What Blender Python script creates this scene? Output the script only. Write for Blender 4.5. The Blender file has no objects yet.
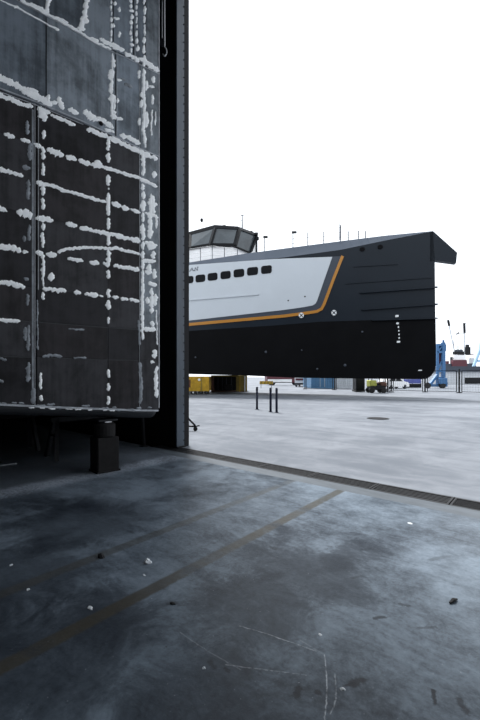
import bpy, math, random
from mathutils import Vector, noise as mnoise
random.seed(7)
R = random
scene = bpy.context.scene
COL = scene.collection

# ---------------------------------------------------------------- frame of reference
# x runs along the doorway, y points out through it, z up.  The photographer stands at (0,0,1.6).
F, CX, HY, CAMZ = 380.0, 240.0, 376.0, 1.6
TH = math.radians(40.1)
CO, SI = math.cos(TH), math.sin(TH)

def W(X, Y, z):                      # sideways / forward of the photographer -> world
    return Vector((CO*X - SI*Y, SI*X + CO*Y, z))
def at(px, py, Y):
    return W((px-CX)/F*Y, Y, CAMZ + (HY-py)/F*Y)
def ground(px, py, z=0.0):
    Y = (CAMZ - z)*F/(py-HY)
    return W((px-CX)/F*Y, Y, z)

class VPlane:                        # an upright plane in the place
    def __init__(s, O, n):
        l = math.hypot(*n); s.O = O; s.n = (n[0]/l, n[1]/l)
        s.N = W(s.n[0], s.n[1], 0)
    def pt(s, px, py, off=0.0):
        rx = (px-CX)/F
        k = s.n[0]*s.O[0] + s.n[1]*s.O[1]
        Y = k/(s.n[0]*rx + s.n[1])
        return at(px, py, Y) + s.N*off

# ---------------------------------------------------------------- materials
def new_mat(name):
    m = bpy.data.materials.new(name); m.use_nodes = True
    nt = m.node_tree; b = nt.nodes['Principled BSDF']
    return m, nt, b
def simple(name, c, rough=0.5, metal=0.0, var=0.12, scale=3.0, bump=0.0, stretch=(1,1,1), spec=0.5):
    m, nt, b = new_mat(name)
    N, L = nt.nodes, nt.links
    tc = N.new('ShaderNodeTexCoord'); mp = N.new('ShaderNodeMapping')
    mp.inputs['Scale'].default_value = stretch
    L.new(tc.outputs['Object'], mp.inputs['Vector'])
    nz = N.new('ShaderNodeTexNoise'); nz.inputs['Scale'].default_value = scale
    nz.inputs['Detail'].default_value = 6; nz.inputs['Roughness'].default_value = 0.65
    L.new(mp.outputs['Vector'], nz.inputs['Vector'])
    cr = N.new('ShaderNodeValToRGB')
    cr.color_ramp.elements[0].position = 0.3; cr.color_ramp.elements[1].position = 0.7
    cr.color_ramp.elements[0].color = tuple(max(0, x*(1-var)) for x in c) + (1,)
    cr.color_ramp.elements[1].color = tuple(min(1, x*(1+var)) for x in c) + (1,)
    L.new(nz.outputs['Fac'], cr.inputs['Fac'])
    L.new(cr.outputs['Color'], b.inputs['Base Color'])
    b.inputs['Roughness'].default_value = rough; b.inputs['Metallic'].default_value = metal
    b.inputs['Specular IOR Level'].default_value = spec
    if bump:
        bp = N.new('ShaderNodeBump'); bp.inputs['Strength'].default_value = bump; bp.inputs['Distance'].default_value = 0.02
        L.new(nz.outputs['Fac'], bp.inputs['Height']); L.new(bp.outputs['Normal'], b.inputs['Normal'])
    return m

class NG:                            # small helper to write node maths tersely
    def __init__(s, nt): s.nt = nt; s.N = nt.nodes; s.L = nt.links
    def put(s, sock, v):
        if hasattr(v, 'is_output'): s.L.new(v, sock)
        else: sock.default_value = v
    def m(s, op, a, b=None, c=None, clamp=False):
        n = s.N.new('ShaderNodeMath'); n.operation = op; n.use_clamp = clamp
        for i, v in enumerate((a, b, c)):
            if v is not None: s.put(n.inputs[i], v)
        return n.outputs[0]
    def noise(s, vec, scale, detail=5, rough=0.6, dist=0.0):
        n = s.N.new('ShaderNodeTexNoise'); s.put(n.inputs['Vector'], vec)
        n.inputs['Scale'].default_value = scale; n.inputs['Detail'].default_value = detail
        n.inputs['Roughness'].default_value = rough; n.inputs['Distortion'].default_value = dist
        return n.outputs['Fac']
    def scale(s, vec, sc):
        n = s.N.new('ShaderNodeMapping'); s.L.new(vec, n.inputs['Vector']); n.inputs['Scale'].default_value = sc
        return n.outputs['Vector']
    def step(s, v, lo, hi):          # smoothstep lo..hi -> 0..1
        n = s.N.new('ShaderNodeMapRange'); n.interpolation_type = 'SMOOTHSTEP'
        s.put(n.inputs['Value'], v); n.inputs['From Min'].default_value = lo; n.inputs['From Max'].default_value = hi
        return n.outputs['Result']
    def mix(s, f, a, b):
        n = s.N.new('ShaderNodeMix'); n.data_type = 'RGBA'
        s.put(n.inputs['Factor'], f)
        for k, v in ((6, a), (7, b)):
            if hasattr(v, 'is_output'): s.L.new(v, n.inputs[k])
            else: n.inputs[k].default_value = tuple(v) + (1,)
        return n.outputs[2]

M = {}
def steel_mat(name, c, rough, metal, seed):
    m, nt, b = new_mat(name); g = NG(nt)
    tc = g.N.new('ShaderNodeTexCoord').outputs['Object']
    a = g.noise(tc, 0.9 + seed*0.13, 6, 0.6, 0.4)
    st = g.noise(g.scale(tc, (7, 7, 0.5)), 1.6, 4, 0.6)
    bl = g.noise(tc, 5.5, 5, 0.7)
    v = g.m('ADD', g.m('MULTIPLY', a, 0.55), g.m('ADD', g.m('MULTIPLY', st, 0.3), g.m('MULTIPLY', bl, 0.25)))
    col = g.mix(g.step(v, 0.42, 0.66), tuple(x*0.6 for x in c), tuple(min(1, x*1.7) for x in c))
    g.L.new(col, b.inputs['Base Color'])
    g.L.new(g.m('MULTIPLY_ADD', a, 0.25, rough-0.12), b.inputs['Roughness'])
    b.inputs['Metallic'].default_value = metal; b.inputs['Specular IOR Level'].default_value = 0.15
    bp = g.N.new('ShaderNodeBump'); bp.inputs['Strength'].default_value = 0.12; bp.inputs['Distance'].default_value = 0.02
    g.L.new(a, bp.inputs['Height']); g.L.new(bp.outputs['Normal'], b.inputs['Normal'])
    return m
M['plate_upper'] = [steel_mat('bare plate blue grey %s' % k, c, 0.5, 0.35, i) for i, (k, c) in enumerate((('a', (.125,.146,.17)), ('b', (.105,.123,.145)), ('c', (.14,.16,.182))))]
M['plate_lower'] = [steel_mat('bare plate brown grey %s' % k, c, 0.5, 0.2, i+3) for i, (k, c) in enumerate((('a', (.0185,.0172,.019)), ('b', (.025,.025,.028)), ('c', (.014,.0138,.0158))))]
M['plate_strip'] = steel_mat('bare plate pale', (.115,.13,.145), 0.45, 0.3, 7)
M['bead'] = simple('ground weld metal', (.34,.36,.39), 0.4, 0.2, 0.4, 9)
M['filler'] = simple('white filler', (.93,.95,.97), 0.7, 0, 0.06, 14, 0.2)
M['filler_grey'] = simple('thin grey filler', (.20,.22,.245), 0.65, 0, 0.5, 8, 0.2)
M['groove'] = simple('dark joint', (.003,.003,.004), 0.7, spec=.1)
M['core'] = simple('hull block steel', (.04,.042,.046), 0.55, 0.2, 0.3, 2, spec=.3)
M['black_clad'] = simple('black wall cladding', (.008,.008,.009), 0.6, 0, 0.3, 2, stretch=(3,3,.3), spec=.15)
M['dark_wall'] = simple('dark hangar wall', (.03,.032,.036), 0.7, 0, 0.3, 0.8)
M['pale_hangar'] = simple('pale hangar wall', (.38,.40,.43), 0.7, 0, 0.15, 0.8)
M['ceil'] = simple('dark hangar ceiling', (.035,.037,.04), 0.8, 0, 0.2, 0.8)
M['jamb'] = simple('blue grey painted steel', (.036,.052,.073), 0.45, 0.0, 0.3, 2.2, stretch=(2,2,.6))
M['rubber'] = simple('black rubber', (.010,.010,.012), 0.7, spec=.2)
M['dark_steel'] = simple('dark painted steel', (.010,.011,.013), 0.5, 0.2, 0.3, 6, spec=.25)
M['worn_dark'] = simple('worn black post', (.0075,.007,.0075), 0.7, 0.0, 0.4, 7, 0.2, spec=.2)
M['cable'] = simple('galvanised cable', (.42,.43,.44), 0.45, 0.5)
M['grate'] = simple('grating steel', (.010,.0105,.0125), 0.55, 0.1, 0.35, 8, spec=.25)
M['navy'] = simple('navy ship paint', (.0105,.0155,.0225), 0.4, 0, 0.08, 0.3, spec=.2)
M['bollard'] = simple('dark blue post paint', (.009,.014,.032), 0.5, 0, 0.1, 2, spec=.25)
M['bulwark'] = simple('slate ship paint', (.064,.082,.112), 0.4, 0, 0.06, 0.3, spec=.35)
M['antifoul'] = simple('black antifouling paint', (.0045,.0047,.0055), 0.7, 0, 0.2, 0.6, spec=.06)
M['ship_white'] = simple('white ship paint', (.53,.57,.61), 0.35, 0, 0.03, 0.4, spec=.3)
M['ship_grey'] = simple('grey ship paint', (.048,.058,.075), 0.4, 0, 0.05, 0.5, spec=.3)
M['orange'] = simple('orange stripe paint', (.42,.18,.023), 0.4, 0, 0.05, 2)
M['window'] = simple('black ship glass', (.004,.005,.007), 0.3, spec=.15)
M['pane'] = simple('grey wheelhouse glass', (.065,.078,.087), 0.2, 0, 0.35, 0.5, spec=.4)
M['frame_dark'] = simple('dark wheelhouse frame', (.006,.007,.009), 0.5, spec=.15)
M['white_paint'] = simple('white paint', (.88,.88,.89), 0.4, 0, 0.05)
M['mark'] = simple('white marking paint', (.75,.77,.78), 0.5)
M['lettering'] = simple('grey lettering paint', (.10,.11,.13), 0.5)
M['yellow'] = simple('yellow machine paint', (.42,.25,.016), 0.45, 0, 0.35, 2.5)
M['olive'] = simple('weathered yellow paint', (.23,.165,.028), 0.55, 0, 0.3, 2.5)
M['brown'] = simple('rusty brown steel', (.09,.035,.02), 0.7, 0, 0.4, 4)
M['blue'] = simple('blue machine paint', (.036,.13,.29), 0.5, 0, 0.2, 1)
M['pale_blue'] = simple('pale blue paint', (.35,.52,.68), 0.5, 0, 0.1, 1)
M['blue_box'] = simple('blue container paint', (.07,.19,.34), 0.5, 0, 0.15, 1)
M['grey_box'] = simple('pale grey container paint', (.52,.55,.58), 0.5, 0, 0.12, 1)
M['red'] = simple('dark red paint', (.085,.014,.024), 0.5, 0, 0.2, 1)
M['car_white'] = simple('white car paint', (.8,.8,.81), 0.2, 0, 0.02)
M['tyre'] = simple('tyre rubber', (.012,.012,.012), 0.8)
M['hiviz'] = simple('lime yellow paint', (.40,.42,.07), 0.5, 0, 0.2, 2)
M['fence'] = simple('dark fence steel', (.012,.013,.016), 0.5, 0.2, spec=.2)
M['pale_wall'] = simple('pale building wall', (.55,.57,.6), 0.7, 0, 0.1, 0.3)
M['roof'] = simple('dark roof sheet', (.035,.045,.065), 0.6, 0, 0.2, 0.3)
M['bluebanner'] = simple('violet blue banner', (.09,.11,.36), 0.6, 0, 0.3, 1)
M['debris_dark'] = simple('black scrap', (.008,.008,.009), 0.8)
M['debris_pale'] = simple('pale scrap', (.6,.63,.66), 0.8, 0, 0.2, 40)
M['chrome'] = simple('bright cap metal', (.6,.6,.62), 0.3, 0.6)

# hangar floor ----------------------------------------------------
def seg(g, x, y, p, q):              # distance from (x,y) to segment p-q
    dx, dy = q[0]-p[0], q[1]-p[1]; L2 = dx*dx+dy*dy
    t = g.m('DIVIDE', g.m('ADD', g.m('MULTIPLY', g.m('SUBTRACT', x, p[0]), dx), g.m('MULTIPLY', g.m('SUBTRACT', y, p[1]), dy)), L2, clamp=True)
    ex = g.m('SUBTRACT', x, g.m('MULTIPLY_ADD', t, dx, p[0])); ey = g.m('SUBTRACT', y, g.m('MULTIPLY_ADD', t, dy, p[1]))
    return g.m('SQRT', g.m('ADD', g.m('MULTIPLY', ex, ex), g.m('MULTIPLY', ey, ey)))
def floor_material():
    m, nt, b = new_mat('worn hangar concrete'); g = NG(nt)
    P = g.N.new('ShaderNodeTexCoord').outputs['Object']
    sp = g.N.new('ShaderNodeSeparateXYZ'); g.L.new(P, sp.inputs[0]); x0, y0 = sp.outputs[0], sp.outputs[1]
    n1 = g.noise(P, 0.55, 7, 0.62, 0.5); n2 = g.noise(P, 2.6, 7, 0.7, 0.6); n3 = g.noise(P, 22, 6, 0.8, 0.3)
    sw = g.noise(g.scale(P, (1.0, 3.5, 1)), 2.2, 6, 0.7, 1.2)
    jit = g.m('MULTIPLY_ADD', n2, 0.10, -0.05)
    x = g.m('ADD', x0, jit); y = g.m('ADD', y0, g.m('MULTIPLY_ADD', n3, 0.06, -0.03))
    v = g.m('ADD', g.m('ADD', g.m('MULTIPLY', n1, 0.46), g.m('MULTIPLY', n2, 0.24)), g.m('ADD', g.m('MULTIPLY', sw, 0.15), g.m('MULTIPLY', n3, 0.20)))
    col = g.mix(g.step(v, 0.41, 0.65), (.021,.027,.036), (.158,.196,.238))
    # soaked dark stains; the broad lower-left ones also paint in the light's falloff
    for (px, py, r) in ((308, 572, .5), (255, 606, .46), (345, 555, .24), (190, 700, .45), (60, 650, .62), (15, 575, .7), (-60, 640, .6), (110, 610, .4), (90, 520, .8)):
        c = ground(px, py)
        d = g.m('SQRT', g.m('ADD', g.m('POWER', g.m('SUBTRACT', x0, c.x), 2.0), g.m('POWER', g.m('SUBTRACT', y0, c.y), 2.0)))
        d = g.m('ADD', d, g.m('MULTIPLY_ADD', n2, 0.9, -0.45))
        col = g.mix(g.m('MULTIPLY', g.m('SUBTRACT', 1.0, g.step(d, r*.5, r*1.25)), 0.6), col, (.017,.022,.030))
    # small oil spots and smears
    for (p, q, r, k) in (((352,684),(362,680),.020,.9), ((344,686),(352,684),.008,.8), ((433,690),(435,703),.010,.9), ((296,696),(299,689),.016,.85), ((318,692),(320,693),.012,.85),
                      ((375,618),(384,617),.014,.8), ((420,628),(436,627),.01,.5), ((400,604),(408,606),.012,.6), ((168,604),(176,603),.014,.5), ((270,452+95),(276,549),.015,.6), ((430,560),(450,556),.02,.35), ((352,578),(362,576),.012,.5), ((460,700),(466,712),.015,.7), ((210,662),(214,668),.012,.6), ((225,668),(228,671),.01,.7)):
        A, B = ground(*p), ground(*q)
        d = g.m('ADD', seg(g, x0, y0, A, B), g.m('MULTIPLY_ADD', n3, 0.05, -0.025))
        col = g.mix(g.m('MULTIPLY', g.m('SUBTRACT', 1.0, g.step(d, r*.6, r*1.7)), k), col, (.014,.016,.02))
    spk = g.noise(P, 38, 3, 0.6)
    col = g.mix(g.m('MULTIPLY', g.step(spk, 0.66, 0.71), g.step(n2, .45, .6)), col, (.03,.034,.04))
    spk2 = g.noise(g.scale(P, (1.3,1,1)), 55, 2, 0.5)
    col = g.mix(g.m('MULTIPLY', g.step(spk2, 0.73, 0.77), 0.6), col, (.40,.43,.46))
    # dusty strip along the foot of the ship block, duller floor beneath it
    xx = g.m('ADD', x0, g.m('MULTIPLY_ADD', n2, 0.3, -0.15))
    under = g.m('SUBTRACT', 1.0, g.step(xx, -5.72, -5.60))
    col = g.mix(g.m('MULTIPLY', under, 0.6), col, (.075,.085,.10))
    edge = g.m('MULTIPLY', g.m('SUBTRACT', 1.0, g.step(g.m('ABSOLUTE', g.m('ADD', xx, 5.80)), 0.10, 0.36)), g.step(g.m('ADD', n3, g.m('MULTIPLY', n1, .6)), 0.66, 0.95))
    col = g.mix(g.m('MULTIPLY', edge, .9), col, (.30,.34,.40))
    # two worn yellow guide lines running out to the door
    for lx, wd, k in ((-2.345, 0.062, 0.80), (-3.135, 0.062, 0.5)):
        d = g.m('ABSOLUTE', g.m('SUBTRACT', g.m('ADD', x0, g.m('MULTIPLY_ADD', n3, 0.03, -0.015)), lx))
        w = g.m('SUBTRACT', 1.0, g.step(d, wd-.018, wd+.014))
        wear = g.m('MULTIPLY', g.step(g.m('ADD', g.m('MULTIPLY', n2, .6), g.m('MULTIPLY', n1, .4)), 0.33, 0.56), k)
        col = g.mix(g.m('MULTIPLY', w, wear), col, (.05,.044,.031))
    # pale scratches
    for (p, q, k) in (((180,632),(206,650),.35), ((206,650),(240,669),.3), ((240,626),(268,634),.55), ((268,634),(316,651),.7), ((225,664),(260,669),.55), ((260,669),(306,675),.5), ((325,655),(327,688),.9), ((327,688),(325,722),.9),
                      ((335,674),(336,698),.6), ((336,698),(331,714),.6), ((240,503),(320,483),.18), ((300,640),(325,655),.3)):
        A, B = ground(*p), ground(*q)
        d = seg(g, g.m('ADD', x0, g.m('MULTIPLY_ADD', n2, .05, -.025)), g.m('ADD', y0, g.m('MULTIPLY_ADD', n3, .03, -.015)), A, B)
        col = g.mix(g.m('MULTIPLY', g.m('SUBTRACT', 1.0, g.step(d, 0.0005, 0.0055)), g.m('MULTIPLY', g.step(n3, .35, .62), k*.7)), col, (.52,.55,.58))
    g.L.new(col, b.inputs['Base Color'])
    g.L.new(g.m('MULTIPLY_ADD', n2, 0.4, 0.16), b.inputs['Roughness'])
    b.inputs['Specular IOR Level'].default_value = 0.14
    bp = g.N.new('ShaderNodeBump'); bp.inputs['Strength'].default_value = 0.22; bp.inputs['Distance'].default_value = 0.01
    g.L.new(n3, bp.inputs['Height']); g.L.new(bp.outputs['Normal'], b.inputs['Normal'])
    return m
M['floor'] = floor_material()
def yard_material():
    m, nt, b = new_mat('pale yard concrete'); g = NG(nt)
    P = g.N.new('ShaderNodeTexCoord').outputs['Object']
    n1 = g.noise(g.scale(P, (1,1,1)), 0.22, 7, 0.6, 0.6); n2 = g.noise(P, 1.4, 7, 0.7, 0.8)
    st = g.noise(g.scale(P, (.25, 1.2, 1)), 1.0, 5, 0.6, 0.8)
    v = g.m('ADD', g.m('MULTIPLY', n1, .42), g.m('ADD', g.m('MULTIPLY', n2, .3), g.m('MULTIPLY', st, .33)))
    col = g.mix(g.step(v, .42, .64), (.088,.100,.120), (.168,.182,.206))
    g.L.new(col, b.inputs['Base Color']); b.inputs['Roughness'].default_value = 0.7; b.inputs['Specular IOR Level'].default_value = 0.3
    return m
M['yard'] = yard_material()
M['apron'] = simple('grey threshold concrete', (.055,.068,.082), 0.5, 0, 0.25, 5, 0.1, stretch=(.6,2,1))

# ---------------------------------------------------------------- meshes
class MB:
    def __init__(s): s.v = []; s.f = []; s.smooth = False
    def add(s, vs, fs):
        o = len(s.v); s.v += [Vector(v) for v in vs]; s.f += [[i+o for i in f] for f in fs]; return s
    def box(s, c, size, ax=None, bev=0.0):      # ax: three axis vectors
        c = Vector(c); ax = ax or (Vector((1,0,0)), Vector((0,1,0)), Vector((0,0,1)))
        h = [d/2 for d in size]
        if bev <= 0:
            vs = [c + ax[0]*h[0]*i + ax[1]*h[1]*j + ax[2]*h[2]*k for i in (-1,1) for j in (-1,1) for k in (-1,1)]
            return s.add(vs, [(0,1,3,2),(4,6,7,5),(0,4,5,1),(2,3,7,6),(0,2,6,4),(1,5,7,3)])
        vs = []; lookup = {}
        for i in (-1,1):
            for j in (-1,1):
                for k in (-1,1):
                    for t in range(3):
                        d = [h[0]-bev, h[1]-bev, h[2]-bev]; d[t] = h[t]
                        lookup[(i,j,k,t)] = len(vs); vs.append(c + ax[0]*d[0]*i + ax[1]*d[1]*j + ax[2]*d[2]*k)
        fs = []
        for t in range(3):
            a, b = [(1,2),(0,2),(0,1)][t]
            for sgn in (-1,1):
                q = []
                for (u, w) in ((-1,-1),(1,-1),(1,1),(-1,1)):
                    e = [0,0,0]; e[t] = sgn; e[a] = u; e[b] = w; q.append(lookup[(e[0],e[1],e[2],t)])
                fs.append(q)
            for u in (-1,1):
                for w in (-1,1):
                    e1 = [0,0,0]; e1[a] = u; e1[b] = w; e1[t] = -1; e2 = list(e1); e2[t] = 1
                    fs.append([lookup[(*e1,a)], lookup[(*e1,b)], lookup[(*e2,b)], lookup[(*e2,a)]])
        for i in (-1,1):
            for j in (-1,1):
                for k in (-1,1): fs.append([lookup[(i,j,k,t)] for t in range(3)])
        return s.add(vs, fs)
    def bar(s, p, q, w, h, up=Vector((0,0,1)), bev=0.0):
        p, q = Vector(p), Vector(q); a = (q-p); L = a.length; a.normalize()
        if abs(a.dot(up)) > 0.98: up = Vector((CO, SI, 0))
        b = a.cross(up).normalized(); c = b.cross(a).normalized()
        return s.box((p+q)/2, (L, w, h), (a, b, c), bev)
    def prism(s, pts, off):
        pts = [Vector(p) for p in pts]; n = len(pts)
        offs = off if isinstance(off, (list, tuple)) else [off]*n
        vs = pts + [p + Vector(o) for p, o in zip(pts, offs)]
        return s.add(vs, [list(range(n)), list(range(2*n-1, n-1, -1))] + [(i, i+n, (i+1) % n + n, (i+1) % n) for i in range(n)])
    def tube(s, pts, r, n=8):
        pts = [Vector(p) for p in pts]; o = len(s.v); rings = len(pts)
        rs = r if isinstance(r, (list, tuple)) else [r]*rings
        vs = []
        for i, p in enumerate(pts):
            a = (pts[min(i+1, rings-1)] - pts[max(i-1, 0)]).normalized()
            up = Vector((0,0,1)) if abs(a.z) < 0.9 else Vector((1,0,0))
            u = a.cross(up).normalized(); w = a.cross(u).normalized()
            vs += [p + (u*math.cos(2*math.pi*k/n) + w*math.sin(2*math.pi*k/n))*rs[i] for k in range(n)]
        fs = []
        for i in range(rings-1):
            for k in range(n):
                k2 = (k+1) % n; fs.append((i*n+k, i*n+k2, (i+1)*n+k2, (i+1)*n+k))
        fs += [list(range(n-1, -1, -1)), [(rings-1)*n+k for k in range(n)]]
        return s.add(vs, fs)
    def lathe(s, c, ax, prof, n=16):            # prof: (distance along axis, radius)
        c, ax = Vector(c), Vector(ax).normalized()
        return s.tube([c + ax*d for d, _ in prof], [max(r, 1e-4) for _, r in prof], n)
    def rock(s, c, sx, sy, sz, seed, n=7, rough=0.35):
        rr = random.Random(seed); vs = [Vector(c)]; rings = 3; c = Vector(c)
        for j in range(1, rings+1):
            for k in range(n):
                a = 2*math.pi*k/n + j*.2; e = math.sin(math.pi/2*j/rings); t = 1+rough*(rr.random()*2-1)
                vs.append(c + Vector((math.cos(a)*sx*e*t, math.sin(a)*sy*e*t, sz*math.cos(math.pi/2*j/rings)*(1+.3*rr.random()))))
        vs[0] = c + Vector((0,0,sz*1.1)); fs = [(0, 1+k, 1+(k+1) % n) for k in range(n)]
        for j in range(rings-1):
            for k in range(n):
                k2 = (k+1) % n; fs.append((1+j*n+k, 1+(j+1)*n+k, 1+(j+1)*n+k2, 1+j*n+k2))
        fs.append([1+(rings-1)*n+k for k in range(n-1, -1, -1)])
        return s.add(vs, fs)
    def build(s, name, mat, parent=None, smooth=False, origin=None):
        o_ = Vector((0,0,0)); p = parent
        while p is not None: o_ += Vector(p.location); p = p.parent
        loc = Vector((0,0,0))
        if origin is not None: loc = Vector(origin) - o_
        me = bpy.data.meshes.new(name); me.from_pydata([tuple(v - o_ - loc) for v in s.v], [], s.f)
        me.update(); me.materials.append(mat)
        import bmesh
        bm = bmesh.new(); bm.from_mesh(me); bmesh.ops.recalc_face_normals(bm, faces=bm.faces); bm.to_mesh(me); bm.free()
        if smooth:
            for f in me.polygons: f.use_smooth = True
        ob = bpy.data.objects.new(name, me); COL.objects.link(ob); ob.location = loc; ob.parent = parent
        return ob
def tag(o, label=None, cat=None, group=None, kind=None):
    for k, v in (('label', label), ('category', cat), ('group', group), ('kind', kind)):
        if v: o[k] = v
    return o
def thing(name, loc, label, cat, group=None):
    o = bpy.data.objects.new(name, None); COL.objects.link(o); o.location = loc; o.empty_display_size = 0.2
    return tag(o, label, cat, group)
def copy_tree(o, parent=None):
    c = o.copy(); COL.objects.link(c); c.parent = parent
    for ch in list(o.children): copy_tree(ch, c)
    return c
def struct(name, mb, mat, parent=None):
    o = mb.build(name, mat, parent)
    if parent is None: o['kind'] = 'structure'
    return o
Z = Vector((0,0,1)); XA = Vector((1,0,0)); YA = Vector((0,1,0))

# ---------------------------------------------------------------- the hangar
JX = -6.51                                       # left door jamb
def slab(x0, x1, y0, y1, z0, z1): return MB().box(((x0+x1)/2, (y0+y1)/2, (z0+z1)/2), (x1-x0, y1-y0, z1-z0))
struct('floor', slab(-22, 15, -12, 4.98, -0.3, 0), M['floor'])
struct('trim_1', slab(-22, 15, 4.98, 5.27, -0.3, 0.0), M['apron'])
t = slab(-22, 15, 5.27, 5.67, -0.3, -0.12); struct('trim_2', t, M['groove'])
yd = MB().box((-60, 200+5.67, -0.15), (900, 400, 0.3)); yd.box((85, -47, -0.15), (140, 105.34, 0.3)); struct('ground', yd, M['yard'])
DR, DH = 11.0, 10.6
struct('wall_front', slab(-22, JX-0.04, 5.55, 5.95, 0, 15), M['black_clad'])
struct('wall_front_right', slab(DR, 15, 5.55, 5.95, 0, 15), M['black_clad'])
struct('wall_front_lintel', slab(JX-0.04, DR, 5.55, 5.95, DH, 15), M['black_clad'])
struct('wall_left', slab(-22.3, -22, -12, 5.95, -0.3, 15), M['dark_wall'])
struct('wall_right', slab(11, 11.3, -12, 5.95, -0.3, 4.0), M['dark_wall'])
struct('wall_right_rear', slab(11, 11.3, -12, -5.5, 4.0, 13.5), M['dark_wall'])
struct('wall_right_upper', slab(11, 11.3, -12, 5.95, 13.5, 15), M['dark_wall'])
wf = MB()  # bars of an unseen side opening, added to brighten the ship section
for i in range(4): wf.box((11.15, -5.3+i*3.7, 8.75), (.12, .12, 9.5))
struct('added_opening_1', wf, M['dark_wall'])
struct('wall_back', slab(-22.3, 15.3, -12.3, -12, -0.3, 15), M['dark_wall'])
struct('ceiling', slab(-22.3, 15.3, -12.3, 5.95, 15, 15.3), M['ceil'])

# the jamb: a painted steel column with a row of bolts and a rubber door seal
jb = MB()
jb.box((JX-0.02, 5.665, DH/2), (0.04, 0.23, DH), None, 0.008)
jamb = struct('trim_3', jb, M['jamb'])
tag(jamb, 'blue-grey painted steel door jamb column beside the open doorway', None)
MB().box((JX-0.02, 5.837, DH/2), (0.036, 0.11, DH)).build('door_seal', M['rubber'], jamb)
sb = MB()
for i in range(60):
    z = 0.15 + i*0.2
    sb.lathe((JX-0.005, 5.755, z), XA, ((0, .013), (.014, .013), (.02, .008)), 6)
sb.build('bolt_row', M['rubber'], jamb)
MB().box((JX+0.02, 5.665, 0.015), (0.04, 0.25, 0.03)).build('foot_plate', M['dark_steel'], jamb)

# trench grates along the threshold: one thing per lift-out section
def make_grate(fine):
    root = thing('drain_grate', (0,0,0), 'x', 'drain grate', 'steel trench grates along the hangar threshold')
    L, Wd = 0.985, 0.36
    f = MB()
    for s in (-1, 1): f.box((0, s*(Wd/2-.015), -.02), (L, .03, .04)); f.box((s*(L/2-.012), 0, -.02), (.024, Wd-.06, .04))
    f.build('frame', M['grate'], root)
    b = MB()
    nl = 9 if fine else 5
    for i in range(nl): b.box((0, -Wd/2+.03+(Wd-.06)*(i+.5)/nl, -.022), (L-.05, .012 if fine else .034, .03))
    b.build('bearing_bars', M['grate'], root)
    c = MB(); nc = 24 if fine else 12
    for i in range(nc): c.box((-L/2+.024+(L-.048)*(i+.5)/nc, 0, -.026), (.008, Wd-.06, .024))
    c.build('cross_bars', M['grate'], root)
    return root
names = ['first', 'second', 'third', 'fourth', 'fifth', 'sixth', 'seventh', 'eighth', 'ninth']
g0 = make_grate(False); g1 = None
k = 0; x = JX - 0.55
while x < 0.6:
    fine = x > -1.75
    if k == 0: o = g0
    elif fine:
        o = make_grate(True) if g1 is None else copy_tree(g1)
        g1 = g1 or o
    else: o = copy_tree(g0)
    o.location = (x+0.5, 5.47, 0.0)
    o['label'] = ('fine-meshed ' if fine else 'flat-barred ') + 'steel trench grate, %s section from the door jamb' % names[k]
    k += 1; x += 1.0
kb = MB()
for s in (-1, 1): kb.box((-3.5, 5.47+s*.191, -.06), (37, .018, .12))
ke = struct('trim_4', kb, M['dark_steel'])

# ---------------------------------------------------------------- the ship section under construction
HP = VPlane((-1.475, 6.92), (.689, -.725))
def U(u, off, z):                                # u: metres leftwards from its right-hand end
    p = W(-1.475 - .725*u, 6.92 - .689*u, z); return p + HP.N*off
hull = thing('hull_section', U(2.5, -2, 0), 'unpainted grey ship section with white filler over its welds', 'ship section')
zr, zl = 0.965, 1.21
def zledge(u): return zr + (zl-zr)*u/2.55
prof = [(0, 12.0), (0, None), (-.015, -.05), (-.05, -.09), (-.11, -.125), (-.2, -.145), (-.32, -.155), (-5, -.155)]
mb = MB(); secs = []
for u, ins in ((0, .16), (.012, .09), (.05, .035), (.11, .008), (.17, 0), (3, 0), (6.5, 0)):
    ring = []
    for off, dz in prof:
        z = 12.0 if dz == 12.0 else zledge(u) + (dz or 0)
        ring.append(U(u, off - (ins if off > -4 else 0) , z))
    ring.append(U(u, -5, 12.0)); secs.append(ring)
n = len(secs[0])
mb.add([p for r in secs for p in r], [(i*n+k, i*n+(k+1) % n, (i+1)*n+(k+1) % n, (i+1)*n+k) for i in range(len(secs)-1) for k in range(n)] + [list(range(n)), list(range(len(secs)*n-1, (len(secs)-1)*n-1, -1))])
mb.build('bottom_shell', M['core'], hull)

# main seams, as seen lines
def lin(pts):
    def f(x):
        for (x0, y0), (x1, y1) in zip(pts, pts[1:]):
            if x <= x1 or (x1, y1) == pts[-1]: return y0 + (y1-y0)*(x-x0)/(x1-x0)
    return f
sA = lin([(-60,-47),(20,1),(45,14),(69,27),(96,43),(111,50),(129,58),(143,65),(160,74)])
sB = lin([(-60,65),(0,91),(35,104),(83,124),(113,137),(140,150),(160,159)])
sH = lin([(-60,312),(0,319),(38,322),(100,327),(160,331)])
sI = lin([(-60,354),(0,356.5),(42,357.5),(100,359.5),(160,361)])
sL = lin([(-60,401.5),(0,404.5),(50,407),(100,408.6),(135,410),(160,410.6)])
sC = lin([(-60,112),(0,133),(55,152),(97,166),(157,187)])
sE = lin([(-60,190),(0,207),(53,220),(100,231),(157,246)])
sG = lin([(-60,275),(0,282),(42,289),(97,295),(157,302)])
top = lambda x: -60
plates = []
def plate(x0, x1, fa, fb, mat, gap=0.55):
    n = 6; pts = []
    for i in range(n+1):
        x = x0+gap + (x1-x0-2*gap)*i/n; pts.append(HP.pt(x, fa(x)+gap, 0.002))
    for i in range(n, -1, -1):
        x = x0+gap + (x1-x0-2*gap)*i/n; pts.append(HP.pt(x, fb(x)-gap, 0.002))
    MB().prism(pts, HP.N*0.010).build('steel_plate', mat, hull)
up, lo = M['plate_upper'], M['plate_lower']
for i, (a, b) in enumerate(((-60,46),(46,83),(83,113),(113,133),(133,145))): plate(a, b, top, sA, up[i % 3])
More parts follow.
